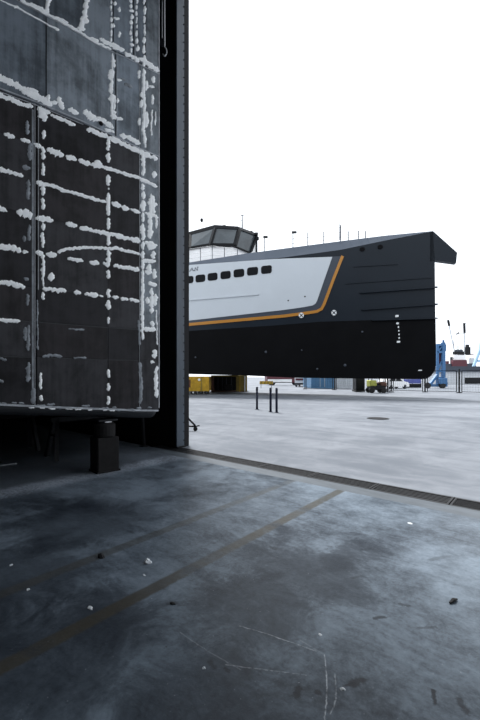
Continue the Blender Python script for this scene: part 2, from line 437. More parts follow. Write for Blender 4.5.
for i, (a, b) in enumerate(((-60,46),(46,115),(115,139.5))): plate(a, b, sA, sB, up[(i+1) % 3])
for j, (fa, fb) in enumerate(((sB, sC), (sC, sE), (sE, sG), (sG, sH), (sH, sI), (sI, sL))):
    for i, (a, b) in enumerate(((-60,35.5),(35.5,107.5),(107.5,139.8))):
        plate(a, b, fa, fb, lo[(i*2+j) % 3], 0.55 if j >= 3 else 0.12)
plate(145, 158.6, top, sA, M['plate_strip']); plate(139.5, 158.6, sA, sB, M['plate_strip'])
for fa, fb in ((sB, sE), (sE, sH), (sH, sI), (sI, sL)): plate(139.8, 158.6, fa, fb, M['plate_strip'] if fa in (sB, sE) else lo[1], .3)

# weld beads and edge bars
def bead(pts, w, name='weld_bead', mat='bead', off=.011, h=.008):
    b = MB()
    for p, q in zip(pts, pts[1:]):
        b.bar(HP.pt(*p, off), HP.pt(*q, off), w, h*2, HP.N)
    return b.build(name, M[mat], hull)
bead([(34.6,104),(34.6,406)], .007); bead([(38.2,106),(38,290)], .006); bead([(36.4,104),(36.4,408)], .016, 'joint', 'groove', .0105, .003); bead([(139,64),(139.2,410)], .006)
bead([(116.5,52),(116.5,138)], .008); bead([(111.5,52),(111.5,138)], .008); bead([(134.5,-20),(134.6,62)], .008)
bead([(-40,73),(0,89),(35,102),(83,122),(113,136),(140,149),(159,157)], .016)
bead([(-40,76.5),(0,92.5),(35,105.2),(83,125)], .010)
bead([(-40,-34),(20,3),(45,16),(69,29),(96,45),(111,52),(129,60),(143,67),(159,75)], .012)
bead([(158.6,-50),(158.6,408)], .016)
bead([(32.6,110),(32.6,404)], .025, 'ground_strip', 'filler_grey', .010, .003); bead([(46,22),(46,96)], .008, 'weld_bead', 'groove')
led = MB()
for a, b in (((-120,398),(0,404.5)),((0,404.5),(50,407)),((50,407),(135,410.2)),((135,410.2),(158,410.6))):
    led.bar(HP.pt(*a, .012), HP.pt(*b, .012), .03, .012, HP.N)
led.build('bottom_edge_bar', M['bead'], hull)

# filler smears -----------------------------------------------------
def hn(x, s): return mnoise.noise(Vector((x, s*7.31, s*1.7)))
class Smear(MB):
    pool = []
    def __init__(s): super().__init__(); s.items = []
    def stroke(s, pts, w, seed=None):
        seed = seed if seed is not None else R.random()*50
        P = []
        for (x0, y0), (x1, y1) in zip(pts, pts[1:]):
            d = math.hypot(x1-x0, y1-y0); n = max(1, int(d/0.9))
            P += [(x0+(x1-x0)*i/n, y0+(y1-y0)*i/n) for i in range(n)]
        P.append(pts[-1]); n = len(P)
        if n < 3: return s
        vs = []
        for i, (x, y) in enumerate(P):
            a, b = P[max(i-1, 0)], P[min(i+1, n-1)]; dx, dy = b[0]-a[0], b[1]-a[1]; L = math.hypot(dx, dy) or 1
            nx, ny = -dy/L, dx/L
            e = min(i, n-1-i)*0.9; cap = min(1, math.sqrt(min(1, (e+.25)/(w*.5+.3))))
            wl = w*.53*cap*max(.3, 1 + .7*hn(i*.31, seed) + .55*hn(i*.83, seed+3)); wr = w*.53*cap*max(.3, 1 + .7*hn(i*.31, seed+9) + .55*hn(i*.83, seed+5))
            wob = .5*hn(i*.15, seed+20)
            for t, off in ((-wl, .008), (-wl*.6, .017), (0, .020), (wr*.6, .017), (wr, .008)):
                vs.append(HP.pt(x+nx*(t+wob), y+ny*(t+wob), off))
        fs = []
        for i in range(n-1):
            for k in range(4): fs.append((i*5+k, i*5+k+1, (i+1)*5+k+1, (i+1)*5+k))
        fs += [(0,1,2,3,4), tuple((n-1)*5+k for k in (4,3,2,1,0))]
        s.items.append((w*n, vs, fs)); return s
    def blob(s, x, y, w, h, slope=0.3):
        if w >= h: return s.stroke([(x-w/2, y-w/2*slope), (x, y+.01), (x+w/2, y+w/2*slope)], h)
        return s.stroke([(x+.2, y-h/2), (x, y), (x-.2, y+h/2)], w)
    def dashes(s, x, y0, y1, w, lo=3, hi=7, gap=2):
        y = y0
        while y < y1:
            L = R.uniform(lo, hi); s.blob(x+R.uniform(-.5, .5), y+L/2, w*R.uniform(.7, 1.2), L); y += L + R.uniform(.4, 1)*gap
        return s
    def done(s, mat='filler'):
        Smear.pool += [(a, v, f, mat) for a, v, f in s.items]

s = Smear()                                       # upper seam
s.stroke([(-6,-4),(0,0.5),(12,6),(21,10.5),(42,22),(57,30)], 1.8); s.blob(57,30,4,3); s.blob(16,7.5,6,3.4)
s.stroke([(20,0),(29,5),(45,13.5),(69,26),(96,43),(111,50)], 3.0); s.stroke([(30,3.5),(44,11)], 3); s.stroke([(55,17),(68,23.5)], 2.5)
s.stroke([(99,39),(113,46),(124,51)], 5); s.stroke([(124,53),(133,57.5),(139,62)], 4); s.stroke([(138,58),(148,64),(159,72)], 4.6); s.stroke([(90,38),(98,42.5)], 3.5); s.done()
s = Smear(); s.stroke([(50,-14),(49,0),(47,8),(45,14)], 4.4); s.blob(45.5,12,7,4); s.done()
s = Smear(); s.stroke([(88,-16),(86.5,0),(84,15),(80,30)], 5.6); s.blob(84,21,9,8); s.blob(81,29,8,5); s.done()
s = Smear(); s.dashes(111, -12, 40, 2.6); [s.blob(*b) for b in ((119,10,4,5),(116,19,6,4),(119,35,3.5,6),(115,4,3,4),(113,26,3,4))]; s.done()
s = Smear(); s.dashes(131, -12, 52, 4.2, 4, 6, 1.2); s.dashes(136.5, -10, 46, 3, 3, 7); s.done()
s = Smear(); s.dashes(144, -12, 58, 3, 6, 12, 1.5); s.done()
s = Smear()                                       # middle belt, upper course
s.stroke([(112,54),(112,70),(111.5,90),(112,120)], 2.6); [s.blob(*b) for b in ((111,75,8,11),(112,99,8,9),(114,105,3,12),(116,118,13,4.5),(114,64,3,8),(110,88,4,10),(113,112,6,6),(119,80,5,3),(117,101,4,5))]; s.done()
s = Smear(); s.blob(128,86,8,4,.6); s.blob(123,80,4,2.5,.6); s.done('filler_grey')
s = Smear(); s.stroke([(143.5,69),(143,90),(144,110),(143,128),(145,148)], 3.6); [s.blob(*b) for b in ((139,75,3,9),(146,86,4,10),(141,104,4,8),(139,122,3,8),(146,120,4,16),(141,95,4,5),(153,80,6,7),(151,87,6,3),(152,100,3,10))]; s.stroke([(152,110),(151,122),(151,136)], 2); s.stroke([(155,112),(155,126)], 1.6); s.done()
s = Smear()                                       # belt seam, above and below the ledge
s.stroke([(-10,74),(0,78.5),(12,83.5),(23,89),(37,97),(52,106)], 7); s.stroke([(21,91),(37,98),(50,105)], 6); s.blob(33,91,10,6); s.stroke([(58,97),(60,103),(63,110)], 5); s.blob(54,103,6,6); s.blob(48,99,5,8); s.blob(73,111.5,11,5,.4)
s.stroke([(83,111),(88,115),(98,121)], 8); s.stroke([(96,118),(104,121.5),(113,129)], 6); s.stroke([(119,135),(128,138),(140,144)], 5); s.stroke([(104,129),(114,133)], 3); s.done()
s = Smear(); s.stroke([(-8,94),(0,96),(12,100),(21,104.5),(33,107)], 5); s.stroke([(38,107),(41,112),(45,122)], 9); s.stroke([(38,108),(46,112),(50,114)], 6); s.stroke([(50,115),(62,120),(75,126)], 4)
s.stroke([(86,130),(92,131),(104,136),(117,141),(140,152),(157,160)], 5); s.stroke([(128,147),(140,153)], 4); s.done()
s = Smear(); s.blob(43.5,135,5,9); s.blob(38,147,7,4,.3); [s.stroke([(42.5,a),(43,b)], w) for a, b, w in ((147,160,4),(163,176,4),(182,196,5),(198,210,5),(223,231,4),(232.5,248,4),(254,273,4),(270,287,3.6),(292,300,4))]; s.blob(51,277,7,9); s.blob(40.5,381,3.2,17); s.blob(41,398,5,6); s.done()
s = Smear(); [s.stroke([(108,a),(108,b)], w) for a, b, w in ((139,151,5),(153,163,5),(175,186,5),(188,190,3),(193,216,4),(218,230,4),(233,246,4),(250,262,5),(270,279,4.4),(289,298,5),(300,310,6),(317,324,3),(369,378,4),(383,391,4),(396,405,3.4))]; s.stroke([(103,262),(107,266),(110,258)], 4); s.done()
s = Smear(); [s.blob(*b) for b in ((9,136,11,5,.35),(25,141,10,4.4,.35),(37,145.5,8,4,.3),(55,152.5,17,7,.42),(71,158,11,5.4,.4),(84,162.5,12,5.4,.42),(97,166,10,6,.35))]; s.stroke([(90,165),(98,165),(111,170),(125,174),(140,178.5),(157,187)], 4); s.blob(98,163,8,5); s.done()
s = Smear(); s.stroke([(-8,166),(0,169.5),(10,172.5),(23,177)], 4.6); s.stroke([(36,182),(44,184),(50,185.5),(62,190),(83,196),(100,201),(106,202.5)], 3.8); s.blob(52,186,8,5); s.blob(40,184,8,6); [s.blob(*b) for b in ((116,204.5,10,5,.35),(125,208,8,5,.35),(135,211,10,4.6,.4))]; s.stroke([(144,213),(150,214.5),(158,218)], 3.8); s.done()
s = Smear(); s.stroke([(-3,206),(0,208),(7,212)], 4); s.stroke([(16,212),(23,213),(32,216)], 8.5); s.stroke([(30,212),(30,220)], 5); s.stroke([(35,218),(43,219),(53,221)], 6); s.blob(71,225,11.5,5.4,.25); s.stroke([(79,228),(90,230),(103,233),(120,237),(140,241.5)], 4.8); s.stroke([(144,242),(157,246)], 4); s.done()
s = Smear(); s.stroke([(-6,246.5),(0,247),(12,247.5),(21,252)], 6.4); s.blob(25,252,6,4,.1); s.blob(39,253,8,5,.1); s.blob(51,254.5,11,6.4,.1); s.stroke([(57,252.5),(65,250),(73,248.4),(90,247.6),(115,248.6),(128,251),(140,254.5)], 3.6); s.done()
s = Smear(); s.stroke([(67,259),(75,259.6),(83,261.4)], 4.2); s.blob(94,262.5,10,5,.2); s.stroke([(113,266),(125,267.5),(139,270.5)], 5); s.blob(148,272,7,6,.2); s.done()
s = Smear(); s.stroke([(-5,281.5),(0,282),(12,284),(25,287.5)], 5.6); s.stroke([(42,288.8),(52,290),(66,291)], 4.6); s.blob(77,293,7.4,4.4,.1); s.stroke([(84,294),(90,294.6),(98,295.6)], 5); s.blob(101,296,4,3); s.blob(115,297.5,7,3.8,.12); s.blob(124,299,8,4,.15); s.stroke([(129,299),(139,301.5)], 4.2); s.blob(147,300.5,6,7); s.done()
s = Smear(); s.stroke([(-4,320),(8,320.6),(20,321.4)], 4); s.blob(7,321,8,4,.05); s.done()
s = Smear(); s.stroke([(143,152),(143,176)], 4); s.dashes(142.6, 184, 230, 4.6, 5, 12, 1.6); s.dashes(142.6, 230, 270, 4.8, 8, 14, 1.2); s.stroke([(142.4,270),(142.2,300),(142,340)], 3.2); s.done()
s = Smear(); s.stroke([(151,194),(150,215),(149.5,239)], 4.6); s.stroke([(153,196),(153,214)], 4); [s.blob(*b) for b in ((154,175,6,7),(152,204,10,5),(150,232,6,10),(151,246,9,8),(153,255,6,8),(148,261,15,5,.05),(149,268,6,8),(154,274,5,10),(152,284,9,4),(156,222,3,14))]; s.done()
s = Smear(); s.stroke([(151,288),(151.5,300),(151,314)], 4.4); [s.blob(*b) for b in ((155,300,5,12),(149,329,13,5.6,.1),(152,324,5,6),(154.5,354,6,9),(152,362,4,4))]; s.stroke([(156.5,366),(155.5,380),(156.5,398)], 4); s.stroke([(156,310),(157,345)], 1.6); s.done()
s = Smear(); [s.blob(*b) for b in ((27,128,4,14),(30,152,5,18),(26,168,8,5),(28,190,4,20),(24,239,5,6),(29,233,4,16),(26,279,5,5),(27,300,4,12),(28,338,4,26),(25,334,5,14),(28,372,5,20),(33,396,5,16),(3,359,7,3),(1,381,5,5))]
s.stroke([(42,357),(50,355),(62,356.5)], 3); s.stroke([(73,357.5),(86,358)], 2.2); s.stroke([(68,329),(84,330)], 2); s.stroke([(138,320),(139.5,345)], 2.2); s.stroke([(139.5,362),(141,385),(140,404)], 3.4); s.stroke([(37,300),(37.5,350)], 2); s.done('filler_grey')
s = Smear()
for x in range(-4, 158, 9): s.blob(x+R.uniform(-2, 2), sL(x)-1.6+R.uniform(-1, 3), R.uniform(4, 9), R.uniform(1.6, 3), .04)
s.done('filler_grey')
s = Smear()
for x in range(30, 120, 12): s.blob(x+R.uniform(-3, 3), sL(x)+1.5, R.uniform(3, 7), 1.6, .04)
s.done()
Smear.pool.sort(key=lambda q: -q[0])
for a_, v_, f_, mt in Smear.pool[:98]: MB().add(v_, f_).build('filler_smear', M[mt], hull, True)
for mt in ('filler', 'filler_grey'):
    rest = MB()
    for a_, v_, f_, m2 in Smear.pool[98:]:
        if m2 == mt: rest.add(v_, f_)
    rest.build('filler_dabs' if mt == 'filler' else 'thin_filler_dabs', M[mt], hull, True)['kind'] = 'stuff'
hb = MB(); c = HP.pt(100.6, 124, .018); hb.lathe(c, HP.N, ((-.004, .034), (.006, .034), (.008, .028)), 14); hb.build('drain_hole', M['groove'], hull, True)

# support post under the section ---------------------------------------
e1 = W(.725, .689, 0); e2 = W(-.689, .725, 0)
c0 = W(-2.32, 6.2, 0); pc = c0 + e1*.185 + e2*.16
up_ = -(Vector((pc.x, pc.y, 0)) - U(0, 0, 0)).dot(W(.725, .689, 0)); ztop = zledge(up_) - .175
sp = thing('support_post', pc, 'stout black support post standing under the edge of the grey ship section', 'support post')
MB().box(pc + Z*(ztop-.30)/2, (.37, .32, ztop-.30), (e1, e2, Z), .015).build('column', M['worn_dark'], sp)
MB().box(pc + Z*.012 , (.40, .35, .024), (e1, e2, Z)).build('base_plate', M['worn_dark'], sp)
MB().lathe(pc + Z*(ztop-.30), Z, ((0, .165), (.02, .175), (.21, .175), (.235, .15), (.26, .14)), 20).build('jack_head', M['worn_dark'], sp)
MB().box(pc + Z*(ztop-.0195), (.33, .30, .035), (e1, e2, Z), .006).build('head_plate', M['dark_steel'], sp)
MB().box(pc + Z*(ztop-.045) - e2*.135, (.11, .03, .012), (e1, e2, Z)).build('steel_shim', M['chrome'], sp)

pp, pq = ground(146, 446) + Vector((0,-.05,0)), at(142.5, 417, 8.3)
pr = thing('steel_prop', pp, 'thin slanting steel prop under the far end of the ship section', 'prop')
MB().tube([pp + Z*.02, pq], .035, 10).build('tube', M['grate'], pr); MB().box(pp+Z*.01, (.16,.16,.02)).build('foot', M['dark_steel'], pr)
# dark trestles far under the section
def trestle(px, py, lab):
    b = ground(px, py); t = thing('trestle', b, lab, 'trestle', 'black trestles under the ship section')
    h = .8
    for sx in (-1, 1):
        for sy in (-1, 1): MB().bar(b + e1*.5*sx + e2*.3*sy, b + e1*.42*sx + e2*.08*sy + Z*h, .07, .07).build('leg', M['dark_steel'], t)
    MB().box(b+Z*(h-.04), (1.1, .25, .1), (e1, e2, Z), .008).build('top_beam', M['dark_steel'], t)
    for sx in (-1, 1): MB().bar(b + e1*.46*sx + e2*.18 + Z*.45, b + e1*.46*sx - e2*.18 + Z*.45, .04, .04).build('brace', M['dark_steel'], t)
    return t
trestle(8, 452, 'black steel trestle under the ship section at the left edge of the photo')
trestle(78, 455, 'black steel trestle in the shade just left of the stout support post')
a, b = ground(-6, 466.5, .012), ground(17, 463.5, .012)
tag(MB().tube([a, b], .012, 8).build('steel_rod', M['filler_grey'], None, True, (a+b)/2), 'pale thin rod lying on the dark floor under the ship section at left', 'rod')

# cables and hook hanging beside the black wall
hk = at(164.3, 0, 8.0); hang = thing('hanging_hook', Vector((hk.x, hk.y, 15)), 'pair of thin grey cables with a small hook hanging against the black wall', 'hook')
p1, p2 = at(162.2, 38, 7.95), at(164.6, 47, 7.95)
MB().tube([Vector((p1.x, p1.y, 15)), p1], .011, 6).build('cable', M['cable'], hang)
MB().tube([Vector((p2.x, p2.y, 15)), p2], .014, 6).build('cable', M['cable'], hang)
MB().lathe(at(161.6, 43, 7.95), W(0,1,0), ((-.02, .07), (.02, .07)), 14).build('pulley', M['grate'], hang)
q = [p2 + Z*(.02)]
rt = W(1, 0, 0)
for i in range(11):
    a = math.radians(90 - i*24); q.append(p2 - Z*.1 + rt*.07*math.cos(a)*.6 + Z*.09*math.sin(a))
MB().tube(q, .013, 6).build('hook', M['cable'], hang, True)
MB().bar(p2 + Z*1.02, p2 + Z*1.12 + rt*.12, .03, .03).build('guide_arm', M['cable'], hang)

# ---------------------------------------------------------------- litter on the floor
def litter(px, py, sx, sy, sz, mat, name, label, cat, seed, rough=.4):
    p = ground(px, py); o = MB().rock(p, sx, sy, sz, seed, 9, rough).build(name, M[mat], None, False, p); tag(o, label, cat); return o
o = litter(101, 557, .034, .026, .03, 'debris_dark', 'scrap_lump', 'small black lump of scrap on the floor left of the white scrap', 'scrap', 3)
o = litter(147.3, 563, .026, .030, .035, 'debris_pale', 'crumpled_paper', 'crumpled white paper scrap, largest pale piece on the dark floor', 'paper', 4, .5)
litter(90, 608, .03, .014, .006, 'debris_pale', 'filler_chip', 'grey-white flat chip lying on the nearer yellow line at left', 'chip', 5)
litter(28, 589.5, .018, .010, .006, 'debris_pale', 'filler_chip', 'pale chip between the two yellow lines at the left edge', 'chip', 6)
litter(11, 565, .014, .012, .006, 'debris_pale', 'filler_chip', 'tiny pale chip on the far side of the left yellow line', 'chip', 7)
litter(144, 575, .016, .010, .005, 'debris_pale', 'filler_chip', 'tiny pale chip just in front of the crumpled white paper', 'chip', 8)
litter(172.5, 604, .022, .016, .012, 'debris_dark', 'scrap_flake', 'small dark flake on the floor right of the nearer yellow line', 'scrap', 9)
litter(410, 523.5, .026, .016, .008, 'debris_pale', 'filler_chip', 'white chip on the bright floor close to the drain grates', 'chip', 10)
litter(342.5, 689, .012, .009, .006, 'debris_pale', 'filler_chip', 'small white chip at the bottom by the long curved scratch', 'chip', 11)
litter(204, 668, .009, .008, .005, 'debris_pale', 'filler_chip', 'tiny white chip among scratches at the bottom middle', 'chip', 12)
litter(320, 635, .012, .009, .005, 'debris_pale', 'filler_chip', 'tiny white chip on the dark stain at the bottom middle', 'chip', 13)
a, b = ground(450, 603, .008), ground(457, 599, .008)
tag(MB().tube([a, (a+b)/2+Z*.008, b], [.008, .014, .006], 7).build('scrap_sliver', M['debris_dark'], None, False, (a+b)/2), 'dark sliver of scrap on the floor near the right edge', 'scrap')

# ---------------------------------------------------------------- the yard: manhole, bollards, wheeled stand
mp_ = ground(378, 418.6)
mh = thing('manhole_cover', mp_, 'round black manhole cover in the pale concrete yard', 'manhole')
MB().lathe(mp_, Z, ((0, .40), (.012, .40), (.014, .38)), 32).build('ring', M['dark_steel'], mh); MB().lathe(mp_, Z, ((.012, .34), (.02, .34)), 32).build('lid', M['rubber'], mh)
def bollard(px, py, h, lab, proto=None):
    p = ground(px, py)
    if proto is None:
        o = thing('bollard', p, lab, 'bollard', 'slim dark bollards in the yard')
        MB().lathe(p, Z, ((0.02, .052), (h-.02, .052), (h-.005, .045), (h, .02)), 14).build('post', M['bollard'], o, True)
        MB().lathe(p, Z, ((0, .09), (.02, .09), (.022, .06)), 14).build('base_flange', M['bollard'], o)
        MB().lathe(p+Z*(h-.16), Z, ((0, .0545), (.05, .0545)), 14).build('collar', M['dark_steel'], o)
    else:
        o = copy_tree(proto); o.location = p; o['label'] = lab
    return o
b0 = bollard(270.6, 412, 1.08, 'slim dark bollard, middle of the three in the yard')
bollard(276.6, 412.6, 1.08, 'slim dark bollard, rightmost of the three in the yard', b0)
bollard(257, 409.4, 1.05, 'slim dark bollard standing apart, leftmost of the three in the yard', b0)

sc_ = ground(181, 431)
st = thing('wheeled_stand', sc_, 'black wheeled stand whose braced leg pokes out from behind the door jamb', 'stand')
rt = W(1, 0, 0); fw = W(0, 1, 0)
MB().tube([sc_+Z*.12, sc_+Z*1.6], .03, 10).build('pole', M['dark_steel'], st)
for i, d in enumerate((rt, (-rt*.5+fw*.85), (-rt*.5-fw*.85))):
    L = .42; e = sc_ + d*L + Z*.13
    MB().tube([sc_+Z*.16, e], .028, 8).build('foot_bar', M['dark_steel'], st)
    MB().tube([sc_+Z*.58, e+Z*.02], .028, 8).build('brace', M['dark_steel'], st)
    w_ = MB().lathe(e - Z*.068 - d.cross(Z)*.027, d.cross(Z), ((0, .045), (.005, .062), (.05, .062), (.055, .045)), 16).build('caster', M['tyre'], st)
    MB().bar(e + Z*.01, e - Z*.05, .05, .03).build('fork', M['dark_steel'], w_)
    MB().tube([e, e + d*.12 + Z*.03], .02, 6).build('peg', M['dark_steel'], st)

# ---------------------------------------------------------------- the ship
SP = VPlane(((434-CX)/F*28, 28), (-.26, -.966))
INW = -SP.N
ship = thing('ship', SP.pt(300, 377), 'large dark yacht support ship with white side panel and orange stripe, raised off the ground', 'ship')
stem = SP.pt(434, 300)
ALONG = W(-.966, .26, 0)
def wid(p, base, k): return base + k*max(0, (p-stem).dot(ALONG))
def S(l, off=0): return [SP.pt(x, y, off) for x, y in l]
keel = [(421,379.2),(380,378.8),(340,378.4),(293,377.7),(247,375.6),(188,374),(60,370)]
stemlow = [(435.6,318.2),(436,345),(436,365),(434.6,371),(431,376),(427,378.6)]
wl = [(60,339.5),(188,331),(280,325),(320,321.7),(380,319.8)]
low = S(wl + stemlow + keel)
low = [p for p in low]
MB().prism(low, [INW*wid(p, .35, .36) for p in low]).build('lower_hull', M['antifoul'], ship)
knk = [(433,231.2),(385,240.6),(340,250),(273,259),(188,265),(60,273.5)]
upp = S([(435.4,318.2),(380,319.8),(320,321.7),(280,325),(188,331),(60,339.5)]) + S(list(reversed(knk))) + S([(434.8,260)])
MB().prism(upp, [INW*wid(p, .35, .36) for p in upp]).build('upper_hull', M['navy'], ship)
# bow beak
bk = S([(430,233),(433,231),(445,241.6),(457.2,252.6),(456.2,263),(435,260.2),(430,262)])
MB().prism(bk, [INW*(1.2 if i in (0,1) else .5) for i in range(len(bk))]).build('bow_tip', M['navy'], ship)
# bulwark leaning inboard
edge = [(60,271),(188,262.6),(247,253.4),(280,249),(340,241.2),(385,235.6),(433,231)]
kn2 = [(60,273.5),(188,265),(247,260.8),(280,258),(340,250),(385,240.6),(433,231.2)]
vs = []
for i, (a, b) in enumerate(zip(edge, kn2)):
    lean = .55*(b[1]-a[1])*30/F
    A = SP.pt(*b, .015); 
    # top edge stands inboard of the knuckle and still on its sight line
    tp = SP.pt(*a); cam = Vector((0,0,CAMZ)); d = (tp-cam); tp = cam + d*(1 + lean/30.0)
    vs += [A, tp, tp + INW*.25, A + INW*.3]
fs = []
for i in range(len(edge)-1):
    for k in range(4): fs.append((i*4+k, i*4+(k+1) % 4, (i+1)*4+(k+1) % 4, (i+1)*4+k))
fs += [(3,2,1,0), tuple(len(vs)-4+k for k in range(4))]
mb = MB().add(vs, fs); mb.build('bulwark', M['bulwark'], ship)
def edge_pt(x):                                   # a point on the bulwark's top edge
    for i, ((x0, y0), (x1, y1)) in enumerate(zip(edge, edge[1:])):
        if x0 <= x <= x1:
            t = (x-x0)/(x1-x0); return vs[i*4+1].lerp(vs[(i+1)*4+1], t) + INW*.12
# paint fields on the side, each a thin raised coat
gp = S([(60,271.5),(188,264.9),(273,259),(342.5,256.2),(323.5,307),(320.5,310),(310,312),(285,315.4),(188,323.6),(60,335)], .004)
MB().prism(gp, SP.N*.02).build('grey_band', M['ship_grey'], ship)
wp = S([(60,272.2),(188,265.2),(273,259.2),(332.3,257),(317,301),(315.6,303.6),(313,305.4),(304,307.2),(285,309.9),(188,320.8),(60,332)], .02)
MB().prism(wp, SP.N*.03).build('white_panel', M['ship_white'], ship)
def side_strip(pts, w, off, th):
    L, Rr = [], []
    for i, (x, y) in enumerate(pts):
        a, b = pts[max(i-1, 0)], pts[min(i+1, len(pts)-1)]; dx, dy = b[0]-a[0], b[1]-a[1]; l = math.hypot(dx, dy)
        L.append((x-dy/l*w/2, y+dx/l*w/2)); Rr.append((x+dy/l*w/2, y-dx/l*w/2))
    return MB().prism(S(L + Rr[::-1], off), SP.N*th)
side_strip([(60,337.5),(188,324.6),(285,316),(309,312.7),(317,311.4),(321.5,309),(324,304.5),(333,280.5),(342.6,256)], 2.9, .025, .02).build('orange_stripe', M['orange'], ship)
# strakes and rails
def strake(p, q, h, off, mat, name):
    MB().bar(SP.pt(*p, off/2), SP.pt(*q, off/2), off, h).build(name, M[mat], ship)
strake((360,292.9), (437.2,287.4), .10, .16, 'navy', 'rubbing_strake'); strake((361.5,309.8), (437.4,304.4), .10, .16, 'navy', 'rubbing_strake')
strake((372,320.3), (437.4,318.3), .08, .14, 'navy', 'rubbing_strake'); strake((353,267), (398,264.4), .03, .05, 'navy', 'plate_seam'); strake((345,284), (432,277.8), .03, .05, 'navy', 'plate_seam')
strake((150,303.5), (259,294.6), .09, .12, 'ship_white', 'spray_rail')
# side windows
def rrect(cx, cy, w, h, r, sl):
    pts = []
    for (sx, sy, a0) in ((1,1,0),(-1,1,90),(-1,-1,180),(1,-1,270)):
        for k in range(5):
            a = math.radians(a0 + k*22.5); x = sx*(w/2-r) + r*math.cos(a); y = sy*(h/2-r) + r*math.sin(a)
            pts.append((cx+x, cy+y+x*sl))
    return pts
for (cx, cy, w, h) in ((178.5,281.6,9.4,7.2),(189,280,9.4,7.2),(200.6,278.6,9.6,7.4),(212.8,276.9,9.8,7.5),(225.8,275.2,10.1,7.7),(239.1,273.3,10.6,7.9),(252.7,271.4,10.9,8),(266.6,269.8,10.6,8)):
    f = MB().prism(S(rrect(cx, cy, w, h, 2.2, -.11), .045), SP.N*.03).build('side_window', M['window'], ship)
    MB().prism(S(rrect(cx, cy, w-1.6, h-1.6, 1.6, -.11), .07), SP.N*.012).build('pane', M['window'], f)
# the letters of the name that show
def strokes(lines, w, off, name, mat, par):
    b = MB()
    for p, q in lines: b.bar(SP.pt(*p, off), SP.pt(*q, off), w, .015, SP.N)
    return b.build(name, M[mat], par)
strokes([((189.9,271.3),(192.3,267.9)),((192.3,267.9),(193.6,271.0)),((190.7,270.2),(193.2,270.0)),((189.4,271.4),(190.7,271.2)),((193,271.1),(194.4,270.9))], .055, .055, 'letter_a', 'lettering', ship)
strokes([((195,270.9),(195.4,267.6)),((195.4,267.6),(197.6,270.7)),((197.6,270.7),(198.1,267.2)),((194.5,271),(195.6,270.8)),((197.4,267.3),(198.7,267.1))], .055, .055, 'letter_n', 'lettering', ship)
# fittings and marks on the dark side
for x, y in ((362.3,249.4),(380.2,247)):
    MB().prism(S([(x+2.7*math.cos(a*math.pi/8), y+2.1*math.sin(a*math.pi/8)-.1*math.cos(a*math.pi/8)) for a in range(16)], .005), SP.N*.05).build('fairlead', M['groove'], ship)
for x, y in ((301.4,315.4),(334,312.8)):
    d = MB().prism(S([(x+2.6*math.cos(a*math.pi/8), y+2.7*math.sin(a*math.pi/8)) for a in range(16)], .03), SP.N*.025).build('thruster_mark', M['mark'], ship)
    cr = MB()
    for sx in (-1, 1): cr.bar(SP.pt(x-1.6, y-1.6*sx, .06), SP.pt(x+1.6, y+1.6*sx, .06), .06, .015, SP.N)
    cr.build('cross', M['navy'], d)
for x, y, w, h in ((396.9,316,3.4,2.2),(397.5,323.4,2.8,1.9),(398.4,327.1,1.4,1.8),(398.8,330.8,1.4,1.6),(399,334.4,1.4,1.6),(399.1,338,1.4,1.8),(398.5,341.8,3.4,2)):
    MB().prism(S(rrect(x, y, w, h, .7, -.08), .004), SP.N*.02).build('draught_mark', M['mark'], ship)
MB().prism(S(rrect(420,370.3,4,1,.4,-.05), .004), SP.N*.02).build('hull_mark', M['mark'], ship)
for x, y, r in ((265.8,352,1.3),(301.7,350.2,.8),(317.2,369,1.1),(195.5,357.3,1),(345,365.2,1.4),(362.3,331.8,1)):
    MB().lathe(SP.pt(x, y), SP.N, ((0, r*.075), (.04, r*.075), (.06, r*.04)), 10).build('hull_plug', M['ship_grey'], ship)
for x, y in ((288.3,300.7),(305,296.7)):
    MB().lathe(SP.pt(x, y, .045), SP.N, ((0, .06), (.02, .06)), 10).build('hull_plug', M['grate'], ship)
# deck rails, lamps
def post_top(px, py, base):                       # straight above a base point
    Y = (-SI*base.x + CO*base.y); return Vector((base.x, base.y, CAMZ + (HY-py)/F*Y))
posts = [(188.5,249),(200.3,247.5),(212.3,246),(224.5,247.5),(237.3,249.5),(264.2,237),(293.2,232.3),(308.3,232.5),(324.2,231.8),(340.6,225),(348.5,231.6),(359,230.8),(366,231)]
tops = []
for x, y in posts:
    b = edge_pt(x); t = post_top(x, y, b); tops.append((b, t))
    MB().tube([b - Z*.1, t], .035 if y < 240 else .03, 6).build('rail_post', M['ship_grey'], ship)
rl = MB()
for grp in (tops[:5], tops[5:]):
    for fr in (1.0, .62, .3):
        rl.tube([b.lerp(Vector((t.x, t.y, b.z + min(1.2, t.z-b.z))), fr) for b, t in grp], .016, 5)
rl.build('guard_rails', M['cable'], ship)
for i in (5, 6):
    b, t = tops[i]; a = W(1, 0, 0); MB().box(t + a*.1, (.38, .16, .16), (a, W(0,1,0), Z), .02).build('deck_lamp', M['frame_dark'], ship)

